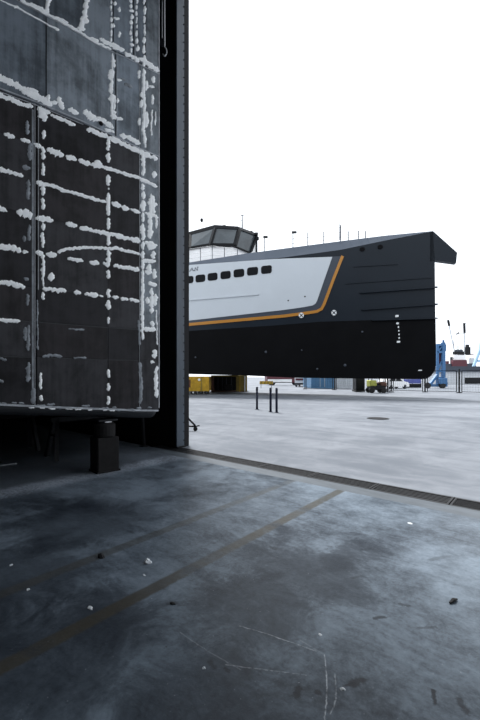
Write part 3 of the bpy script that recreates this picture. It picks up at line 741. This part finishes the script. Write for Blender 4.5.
# wheelhouse
zs, zt = 13.6, 15.3
def onz(px, py, z): return at(px, py, (z-CAMZ)*F/(HY-py))
bot = [at(160, 252, 36.4), onz(188,249,zs), onz(210,245.3,zs), onz(235,245.5,zs), onz(250.5,252,zs)]
tpp = [at(160, 240, 37), onz(188,235.4,zt), onz(215,228.2,zt), onz(239,229.8,zt), onz(256,236,zt)]
for p in bot: p.z = zs
for p in tpp: p.z = zt
back_b = [W(1.2, 42, zs), W(-9, 42, zs)]; back_t = [W(1.8, 42, zt), W(-9.2, 42, zt)]
wb = MB(); ringb = bot + back_b
cen = sum(ringb, Vector())/len(ringb)
def shrink(p, k): q = p.copy(); q.x = cen.x + (p.x-cen.x)*k; q.y = cen.y + (p.y-cen.y)*k; return q
wb.prism([shrink(p, .93) - Z*.05 for p in ringb], -Z*2.9); wheelbase = wb.build('wheelhouse_base', M['white_paint'], ship)
ringt = tpp + back_t; n = len(ringb)
roof = MB().prism([shrink(p, 1.03) for p in ringt], [(shrink(p, .97)-shrink(p, 1.03)) + Z*.34 for p in ringt]).build('wheelhouse_roof', M['frame_dark'], ship)
MB().prism([shrink(p, 1.0) - Z*.06 for p in ringb], Z*.26).build('window_sill', M['frame_dark'], ship)
for i in range(n):
    j = (i+1) % n
    MB().bar(ringb[i], ringt[i], .38 if 0 < i < 5 else .3, .2).build('window_post', M['frame_dark'], ship)
    a, b, c, d = ringb[i], ringb[j], ringt[j], ringt[i]
    nn = (b-a).cross(d-a).normalized(); nn = nn if nn.dot(cen-a) > 0 else -nn
    MB().prism([a, b, c, d], nn*.05).build('wheelhouse_glass', M['pane'], ship)
q = onz(192, 242, 14.3)
MB().bar(ringb[1].lerp(ringb[2], .12), ringt[1].lerp(ringt[2], .10), .22, .18).build('window_post', M['frame_dark'], ship)
m0 = at(242.2, 231, 38); m1 = at(242.2, 215, 38)
MB().tube([m0, m1], [.07, .045], 8).build('mast', M['ship_grey'], ship); MB().bar(at(240.4,215.4,38), at(244,215.4,38), .05, .05).build('mast_spreader', M['ship_grey'], ship)
MB().tube([at(242,220,38), at(232,227,38)], .018, 5).build('mast_stay', M['ship_grey'], ship)
a0 = at(201.6, 234, 38)
MB().tube([a0, at(201.6, 221, 38)], .03, 6).build('antenna_pole', M['white_paint'], ship)
MB().lathe(at(201.7, 222, 38), Z, ((0, .05), (.06, .13), (.25, .15), (.36, .08), (.4, .02)), 12).build('antenna_head', M['frame_dark'], ship, True)
MB().lathe(at(224, 227.4, 36), Z, ((0, .28), (.12, .26), (.2, .12)), 12).build('roof_dome', M['frame_dark'], ship, True)
for x, y in ((251,232),(256.4,233.5),(257.3,238)):
    MB().box(at(x, y+.6, 37), (.32, .25, .3), (W(1,0,0), W(0,1,0), Z), .04).build('searchlight', M['frame_dark'], ship)
rmast = MB().tube([at(339.9, 240, 30), at(339.7, 219, 30)], [.05, .012], 6).build('whip_antenna', M['ship_grey'], ship)

# transporter and cradle carrying it ------------------------------------
rt = W(1,0,0); fw = W(0,1,0)
tb = ground(196, 394.5); A3 = (rt, fw, Z)
tr = thing('transporter', tb, 'yellow low transporter on wheels beneath the ship, beside the door jamb', 'transporter')
def bx(mb, px0, px1, z0, z1, Y0, dY, bev=.03):
    x0, x1 = (px0-CX)/F*Y0, (px1-CX)/F*Y0
    return mb.box(W((x0+x1)/2, Y0+dY/2, (z0+z1)/2), (x1-x0, dY, z1-z0), A3, bev)
Yt = 32.6
bx(MB(), 165, 209, .28, 1.56, Yt, 2.4).build('body', M['yellow'], tr)
bx(MB(), 184, 190.5, .62, 1.3, Yt-.03, .05, .01).build('rusty_panel', M['brown'], tr); bx(MB(), 193, 195.4, .3, 1.5, Yt-.03, .05, .01).build('rib', M['yellow'], tr)
bx(MB(), 200.8, 202, .3, 1.54, Yt-.04, .05, .01).build('rib', M['olive'], tr)
MB().lathe(W((199.2-CX)/F*Yt, Yt, 1.28), -fw, ((0, .11), (.04, .11), (.05, .06)), 12).build('lamp', M['mark'], tr)
for px in (171, 178, 185.5, 193, 200.5, 206.5):
    w_ = MB().lathe(W((px-CX)/F*Yt, Yt+.1, .2), fw, ((0, .14), (.02, .2), (.28, .2), (.3, .14)), 18).build('wheel', M['tyre'], tr)
    MB().lathe(W((px-CX)/F*Yt, Yt+.08, .2), fw, ((0, .08), (.06, .08)), 12).build('hub', M['mark'] if px in (193, 200.5+2) else M['ship_grey'], w_)
Yc = 38.5; cb = W((229-CX)/F*Yc, Yc, 0)
cd = thing('cradle', cb, 'open-fronted yellow steel cradle under the ship right of the transporter', 'cradle')
bx(MB(), 211, 213, 0, 1.66, Yc, 2.2).build('side_plate', M['brown'], cd); bx(MB(), 236, 247.2, 0.02, 1.66, Yc, .5).build('end_plate', M['olive'], cd)
bx(MB(), 211, 247.2, 1.52, 1.68, Yc-.02, 2.2).build('top_beam', M['olive'], cd); bx(MB(), 211, 247.2, 0, .07, Yc, 2.2).build('floor_beam', M['brown'], cd)
bx(MB(), 213, 247, 0.05, 1.55, Yc+2, .1).build('back_plate', M['dark_steel'], cd); bx(MB(), 239.4, 240.2, 0, 1.6, Yc-.04, .06, .01).build('stiffener', M['yellow'], cd); bx(MB(), 244.3, 245.3, 0, 1.6, Yc-.04, .06, .01).build('stiffener', M['mark'], cd)
for px in (217.6, 222, 226, 231): bx(MB(), px, px+.7, .1, 1.45, Yc+1.2, .1, .01).build('jack_rod', M['ship_grey'], cd)
bx(MB(), 224, 232, .1, .7, Yc+.6, .6).build('jack_body', M['dark_steel'], cd)

# ---------------------------------------------------------------- background
# mesh fence panels along the quay
pc = [(305,389.2),(334.3,390.0),(362.5,390.6),(391.2,391.3),(425,392.2),(459.2,393.0),(493,393.9)]
pl = ['leftmost, in front of the white truck','in front of the blue container','in front of the pale grey container','in front of the white car','under the bow, before the blue crane','right of the bow, before the low white building','at the right edge of the photo']
gp_ = [ground(*p) for p in pc]
first = None
def fence_panel(a, b, lab):
    d = (b-a); L = d.length; d.normalize(); h = 2.15
    root = thing('fence_panel', a, lab, 'fence', 'dark mesh fence panels on the yard edge')
    MB().bar(a, a+Z*(h+.1), .11, .11).build('post', M['fence'], root)
    i0, i1 = a + d*.22, b - d*.22
    f = MB()
    for z in (.12, h-.05): f.bar(i0+Z*z, i1+Z*z, .05, .05)
    for p in (i0, i1): f.bar(p+Z*.12, p+Z*(h-.05), .06, .06)
    f.build('frame', M['fence'], root)
    m_ = MB(); k = 0
    nv = int((i1-i0).length/.22)
    for q in range(1, nv): p = i0.lerp(i1, q/nv); m_.bar(p+Z*.12, p+Z*(h-.05), .005, .005)
    for q in range(1, 9): z = .12 + (h-.17)*q/9; m_.bar(i0+Z*z, i1+Z*z, .006, .006)
    m_.build('wire_mesh', M['fence'], root)
    MB().box(a+Z*.04, (.5, .2, .08), A3, .02).build('foot', M['fence'], root)
for i in range(len(gp_)-1): fence_panel(gp_[i], gp_[i+1], 'dark wire mesh fence panel ' + pl[i])

def container(px0, px1, Y, depth, mat, lab, h=2.6):
    x0, x1 = (px0-CX)/F*Y, (px1-CX)/F*Y
    c = W((x0+x1)/2, Y, 0); t = thing('shipping_container', c, lab, 'container')
    MB().box(W((x0+x1)/2, Y+depth/2, h/2), (x1-x0-.02, depth-.1, h-.1), A3, .02).build('body', M[mat], t)
    f = MB()
    for x in (x0+.06, x1-.06): f.box(W(x, Y, h/2), (.12, .12, h), A3, .01)
    for z in (.07, h-.07): f.box(W((x0+x1)/2, Y, z), (x1-x0, .12, .14), A3, .01)
    f.build('frame', M[mat], t)
    n = 8; cg = MB()
    for i in range(n): cg.box(W(x0+.2+(x1-x0-.4)*(i+.5)/n, Y+.02, h/2), ((x1-x0)/n*.45, .07, h-.3), A3, .01)
    cg.build('corrugation', M[mat], t)
    for s in (.4, .6): MB().tube([W(x0+(x1-x0)*s, Y-.05, .2), W(x0+(x1-x0)*s, Y-.05, h-.2)], .03, 6).build('lock_rod', M['grey_box'], t)
    return t
container(311, 333.6, 48.5, 6, 'blue_box', 'blue shipping container under the middle of the ship')
container(337, 357.5, 48.5, 6, 'grey_box', 'pale grey shipping container right of the blue one')

# vehicles ------------------------------------------------------------
def vehicle(prof, c, yaw, width, mat, wheels, wins, name, lab, cat, wr=.31):
    ca, sa = math.cos(yaw), math.sin(yaw); ex = rt*ca + fw*sa; ey = -rt*sa + fw*ca
    t = thing(name, c, lab, cat)
    T = lambda x, y, z: c + ex*x + ey*y + Z*z
    MB().prism([T(x, -width/2, z) for x, z in prof], ey*width).build('body', M[mat], t)
    for w in wins:
        for s in (-1, 1): MB().prism([T(x, s*(width/2+.005)-.0, z) for x, z in w], ey*.012*s).build('side_window', M['window'], t)
    for x in wheels:
        for s in (-1, 1): 
            w_ = MB().lathe(T(x, s*(width/2-.1)-.1, wr), ey, ((0, wr*.75), (.02, wr), (.20, wr), (.22, wr*.75)), 18).build('wheel', M['tyre'], t)
            MB().lathe(T(x, s*(width/2-.1) - .13 if s < 0 else width/2-.02, wr), ey, ((0, wr*.5), (.16, wr*.5)), 12).build('hubcap', M['ship_grey'], w_)
    return t, T, ex, ey
carp = [(-1.75,.25),(-1.8,.7),(-1.72,.95),(-1.35,1.42),(-.2,1.47),(.35,1.38),(.95,.95),(1.6,.82),(1.82,.6),(1.8,.25)]
c = ground(393.5, 388.6)
t, T, ex, ey = vehicle(carp, c, math.radians(22), 1.6, 'car_white', (-1.1, 1.15), ([(-1.4,.95),(-1.2,1.33),(-.45,1.38),(-.45,.95)], [(-.37,.95),(-.37,1.38),(-.18,1.38),(.25,1.3),(.7,.95)]), 'car', 'white hatchback car parked behind the fence under the bow', 'car')
MB().prism([T(.98,-.68,.97), T(.98,.68,.97), T(.4,.6,1.36), T(.4,-.6,1.36)], ex*.03+Z*.02).build('windscreen', M['window'], t)
MB().box(T(1.8,0,.38), (.06,1.3,.16), (ex, ey, Z), .01).build('grille', M['tyre'], t)
# lime and dark forklift
c = ground(376, 392.9); fk = thing('forklift', c, 'lime-yellow and black forklift parked left of the white car', 'forklift')
def fb(x0, x1, y0, y1, z0, z1, mat, nm, bev=.04): MB().box(c + rt*(x0+x1)/2 + fw*(y0+y1)/2 + Z*(z0+z1)/2, (x1-x0, y1-y0, z1-z0), A3, bev).build(nm, M[mat], fk)
fb(-.7,.75,-.5,.5,.3,.75,'dark_steel','chassis'); fb(.2,.85,-.5,.5,.5,1.05,'brown','counterweight',.1); fb(-.75,-.1,-.5,.5,.6,1.2,'hiviz','bonnet',.06); fb(-.1,.3,-.3,.3,.75,.95,'dark_steel','seat')
for x in (-.6, .55):
    for y in (-.45, .45): MB().bar(c+rt*x+fw*y+Z*.75, c+rt*x*.8+fw*y+Z*2.0, .06, .06).build('cage_post', M['dark_steel'], fk)
fb(-.55,.5,-.5,.5,1.98,2.06,'dark_steel','cage_roof',.02)
for y in (-.3, .3): MB().bar(c+rt*.98+fw*y+Z*.1, c+rt*.98+fw*y+Z*2.2, .1, .1).build('lift_mast', M['dark_steel'], fk); MB().bar(c+rt*.95+fw*y+Z*.08, c+rt*1.6+fw*y+Z*.08, .1, .05).build('fork', M['dark_steel'], fk)
for x in (-.55, .55):
    for y in (-.55, .4): MB().lathe(c+rt*x+fw*y+Z*.27, fw, ((0,.2),(.02,.27),(.14,.27),(.16,.2)), 16).build('wheel', M['tyre'], fk)
# dark machine left of it
c = ground(360.5, 392.2); gn = thing('generator', c, 'black boxy machine between the grey container and the lime forklift', 'machine')
MB().box(c+fw*.6+Z*.85, (.85, 1.2, 1.3), A3, .06).build('housing', M['dark_steel'], gn); MB().box(c+fw*.6+Z*.12, (.95, 1.3, .14), A3, .02).build('skid', M['tyre'], gn)
MB().tube([c+fw*.8+Z*1.45, c+fw*.8+Z*1.95], .05, 8).build('exhaust', M['grate'], gn)
for z in (.6, .8, 1.0): MB().box(c+Z*z-fw*.005, (.6, .03, .07), A3).build('louvre', M['grate'], gn)
# red/white truck and small things in the gap left of the container
trp = [(-3.2,.5),(-3.2,2.3),(1.2,2.3),(1.2,1.0),(1.4,1.0),(1.4,2.2),(2.5,2.2),(2.9,1.4),(2.9,.5)]
c = ground(284, 385.2)
t, T, ex, ey = vehicle(trp, c, math.radians(8), 2.0, 'red', (-2.2, 2.1), ([(1.6,1.4),(1.6,2.0),(2.4,2.0),(2.7,1.4)],), 'truck', 'dark red truck seen under the ship behind the bollards', 'truck', .42)
MB().box(T(-1,-1.02,.78), (4.2, .04, .5), (ex, ey, Z)).build('side_board', M['mark'], t)
MB().box(T(-1,-1.05,.48), (4.2, .04, .12), (ex, ey, Z)).build('side_guard', M['dark_steel'], t)
vp = [(-1.9,.3),(-2.0,1.9),(-1.7,2.05),(.9,2.05),(1.5,1.25),(2.1,1.05),(2.15,.3)]
c = ground(303.5, 386.5)
t, T, ex, ey = vehicle(vp, c, math.radians(70), 1.9, 'car_white', (-1.2, 1.3), ([(.2,1.25),(.2,1.85),(.8,1.85),(1.25,1.25)],), 'van', 'white van with red stripe left of the blue container', 'van', .34)
MB().box(T(-2.0,0,1.1), (.04, 1.6, .3), (ex, ey, Z)).build('rear_stripe', M['red'], t); MB().box(T(-2.0,0,.45), (.08, 1.85, .2), (ex, ey, Z)).build('bumper', M['dark_steel'], t)
c = ground(266.3, 388.2); br = thing('barrier', c, 'low yellow striped barrier on legs behind the bollards', 'barrier')
MB().box(c+Z*.72, (1.75, .06, .42), A3, .01).build('board', M['yellow'], br)
for i in range(4): MB().prism([c-fw*.035+rt*(-.75+i*.42)+Z*.52, c-fw*.035+rt*(-.58+i*.42)+Z*.52, c-fw*.035+rt*(-.46+i*.42)+Z*.92, c-fw*.035+rt*(-.63+i*.42)+Z*.92], fw*-.01).build('stripe', M['olive'], br)
for s in (-1, 1): MB().bar(c+rt*.7*s+Z*0, c+rt*.7*s+Z*.75, .06, .06).build('leg', M['ship_grey'], br); MB().bar(c+rt*.7*s-fw*.3+Z*.03, c+rt*.7*s+fw*.3+Z*.03, .06, .06).build('foot', M['ship_grey'], br)

# low white quay building behind the fence at right, and the banner
def bbox(mb, px0, px1, py0, py1, Y, dY):
    x0, x1 = (px0-CX)/F*Y, (px1-CX)/F*Y; z1, z0 = CAMZ+(HY-py0)/F*Y, max(0, CAMZ+(HY-py1)/F*Y)
    return mb.box(W((x0+x1)/2, Y+dY/2, (z0+z1)/2), (x1-x0, dY, z1-z0), A3)
Yb = 75; c = at(480, 384, Yb); c.z = 0
bd = thing('quay_building', c, 'long low pale building with dark roof behind the fence at right', 'building')
bbox(MB(), 446, 560, 371.5, 390, Yb, 12).build('wall', M['pale_wall'], bd); bbox(MB(), 444, 562, 366.3, 371.6, Yb-.4, 13).build('roof', M['roof'], bd)
for i in range(4): bbox(MB(), 465+i*20, 483+i*20, 377.6, 383.6, Yb-.1, .2).build('window_band', M['dark_steel'], bd)
bbox(MB(), 448, 452, 376, 390, Yb-.1, .2).build('door', M['grey_box'], bd)
c = ground(412.5, 387.6); bn = thing('banner', c, 'violet-blue banner on a low grey wall right of the white car', 'banner')
bbox(MB(), 404, 421, 379.2, 383.4, 52, .08).build('cloth', M['bluebanner'], bn); bbox(MB(), 403.5, 421.5, 383.8, 389, 52.1, .3).build('low_wall', M['grate'], bn)
for px in (404.4, 412.5, 420.6): bbox(MB(), px-.25, px+.25, 378.5, 388, 52.15, .1).build('pole', M['grate'], bn)

# blue wheeled yard crane
Yk = 50; c = W((441-CX)/F*Yk, Yk, 0)
kr = thing('yard_crane', c, 'blue wheeled yard crane standing just right of the bow', 'crane')
def kb_(a, b, w, nm, mat='blue'): MB().bar(at(*a), at(*b), w, w, Z, .02).build(nm, M[mat], kr)
for (x, Y_) in ((437.4, Yk), (443.2, Yk)):
    kb_((x,386,Y_), (x,342.5 if x > 440 else 346,Y_), .42 if x > 440 else .3, 'column')
    kb_((x,386,Y_+2), (x,345,Y_+2), .3, 'column')
for y in (345, 352, 371, 378): kb_((436.5,y,Yk), (444.2,y,Yk), .3, 'cross_beam')
kb_((437.4,371,Yk), (443.2,358,Yk), .16, 'diagonal'); kb_((437.4,352,Yk-.05), (443.2,345,Yk-.05), .16, 'diagonal')
MB().box(at(440, 348, Yk+.8), (1.1, 1.2, .9), A3, .05).build('winch_house', M['blue'], kr)
MB().box(at(438.6, 358.5, Yk+.6), (.5, .6, 1.6), A3, .03).build('ladder_cage', M['red'], kr)
kb_((443.4,340,Yk), (443.4,346,Yk), .2, 'head_post')
kb_((437,375,Yk), (429,385.5,Yk-.6), .34, 'outrigger'); kb_((443,376,Yk), (446.6,384,Yk-.4), .3, 'outrigger')
kb_((428.5,385.4,Yk-.3), (447,385.4,Yk-.3), .34, 'base_beam'); MB().box(at(441.8,381,Yk-.4), (1.0,1.0,.8), A3, .06).build('motor_box', M['blue'], kr)
for px in (428.3, 443.2):
    MB().lathe(W((px-CX)/F*(Yk-.9), Yk-.9, .38), fw, ((0,.26),(.03,.38),(.4,.38),(.43,.26)), 16).build('wheel', M['tyre'], kr)

# red and white ship with masts far behind
Ys = 160; c = at(461, 366, Ys); c.z = 0
ts = thing('workboat', c, 'distant red and white workboat with tall crane masts beyond the low building', 'boat')
hp = [(444,361.5),(452.5,361),(453,359.8),(467,359.8),(467.6,361.6),(473,361.8),(474,378),(444,378)]
MB().prism([at(x, y, Ys) for x, y in [(443,364),(452,363.6),(468,363.6),(476,363),(477,378),(443,378)]], W(0, 4, 0)).build('hull', M['roof'], ts)
MB().prism([at(x, y, Ys-.6) for x, y in [(452.2,366.4),(453.2,359.8),(466.8,359.8),(467.6,366.4)]], W(0, 2, 0)).build('red_bulwark', M['red'], ts)
def tsb(px0, px1, py0, py1, mat, nm, d=1.5): bbox(MB(), px0, px1, py0, py1, Ys+1, min(d, 1.5)).build(nm, M[mat], ts)
tsb(454,466,354.5,360.5,'white_paint','deckhouse'); tsb(454.6,464.2,351.4,355,'dark_steel','bridge'); tsb(456.5,463,349.5,352,'ship_grey','bridge_roof'); tsb(466,470.6,347,355,'dark_steel','funnel',3); tsb(467.6,469.2,344.5,348,'dark_steel','funnel_pipe',2)
tsb(470,474,353.8,354.6,'red','stern_box',2); tsb(471,474.5,358,363.4,'pale_wall','stern_house',3); tsb(446.5,449,361,364,'red','deck_gear',2); tsb(452,452.6,357,364,'dark_steel','bow_gear',2)
def tsm(a, b, r, nm, mat='ship_grey'): MB().tube([at(*a, Ys+2), at(*b, Ys+2)], r, 6).build(nm, M[mat], ts)
tsm((455.4,356),(448.2,321),.24,'boom','grey_box'); tsm((453.6,341),(455,356),.10,'stay'); tsm((464.6,356),(464.6,324),.24,'mast','grey_box'); tsm((464.6,333),(464.2,323),.5,'mast_head','dark_steel'); tsm((449.4,326),(448,320),.5,'boom_head','dark_steel')
tsm((462.6,323.4),(471,323.2),.09,'yard'); tsm((456,333.6),(464.6,333.4),.10,'jib'); tsm((456.5,334.5),(459,332.5),.25,'jib_head','dark_steel'); tsm((466.6,352),(467,332),.07,'stay'); tsm((458,350),(458,345.5),.16,'aerial','dark_steel'); tsm((461,350),(461,346.5),.12,'aerial','dark_steel')
# pale blue crane foot at the right edge
Yp = 120; c = at(482, 366, Yp); c.z = 0
pb = thing('harbour_crane', c, 'pale blue harbour crane with splayed legs cut by the right edge', 'crane')
for a, b in (((473,368),(480,350)),((487,368),(480.5,350)),((476,361),(485,361))): MB().bar(at(*a, Yp), at(*b, Yp), .7, .7, Z, .05).build('leg', M['pale_blue'], pb)
MB().bar(at(480.2,352,Yp), at(484.5,325,Yp), .9, .9).build('tower', M['pale_blue'], pb)
for a in ((473,368),(487,368)): p = at(*a, Yp); MB().bar(p, Vector((p.x, p.y, 0)), .9, .9).build('pier', M['roof'], pb)

# ---------------------------------------------------------------- sky and camera
w = bpy.data.worlds.new('overcast'); scene.world = w; w.use_nodes = True
nt = w.node_tree; g = NG(nt); bg = nt.nodes['Background']
tc = g.N.new('ShaderNodeTexCoord').outputs['Generated']
cl = g.noise(g.scale(tc, (1,1,2.5)), 1.4, 4, .55, .3)
col = g.mix(cl, (.90,.965,1.04), (.95,.99,1.04))
g.L.new(col, bg.inputs['Color']); bg.inputs['Strength'].default_value = 1.65
sl = bpy.data.lights.new('veiled_sun', 'SUN'); sl.energy = 6.6; sl.angle = math.radians(11); sl.color = (1, .99, .97)
so = bpy.data.objects.new('veiled_sun', sl); COL.objects.link(so)
sd = W(-.25, .97, 0)*math.cos(math.radians(62)) + Z*math.sin(math.radians(62))
so.rotation_euler = sd.to_track_quat('Z', 'Y').to_euler(); so.location = sd*60

cd_ = bpy.data.cameras.new('camera'); cam = bpy.data.objects.new('camera', cd_); COL.objects.link(cam)
cam.location = (0, 0, CAMZ); cam.rotation_euler = (math.radians(90), 0, TH)
cd_.sensor_fit = 'VERTICAL'; cd_.sensor_height = 36; cd_.sensor_width = 24; cd_.lens = 36*F/720
cd_.shift_y = (HY-360)/720; cd_.clip_end = 1500; cd_.clip_start = .05
scene.camera = cam
vs_ = scene.view_settings; vs_.view_transform = 'Standard'; vs_.look = 'None'; vs_.exposure = 0.0; vs_.gamma = 1; vs_.use_curve_mapping = False
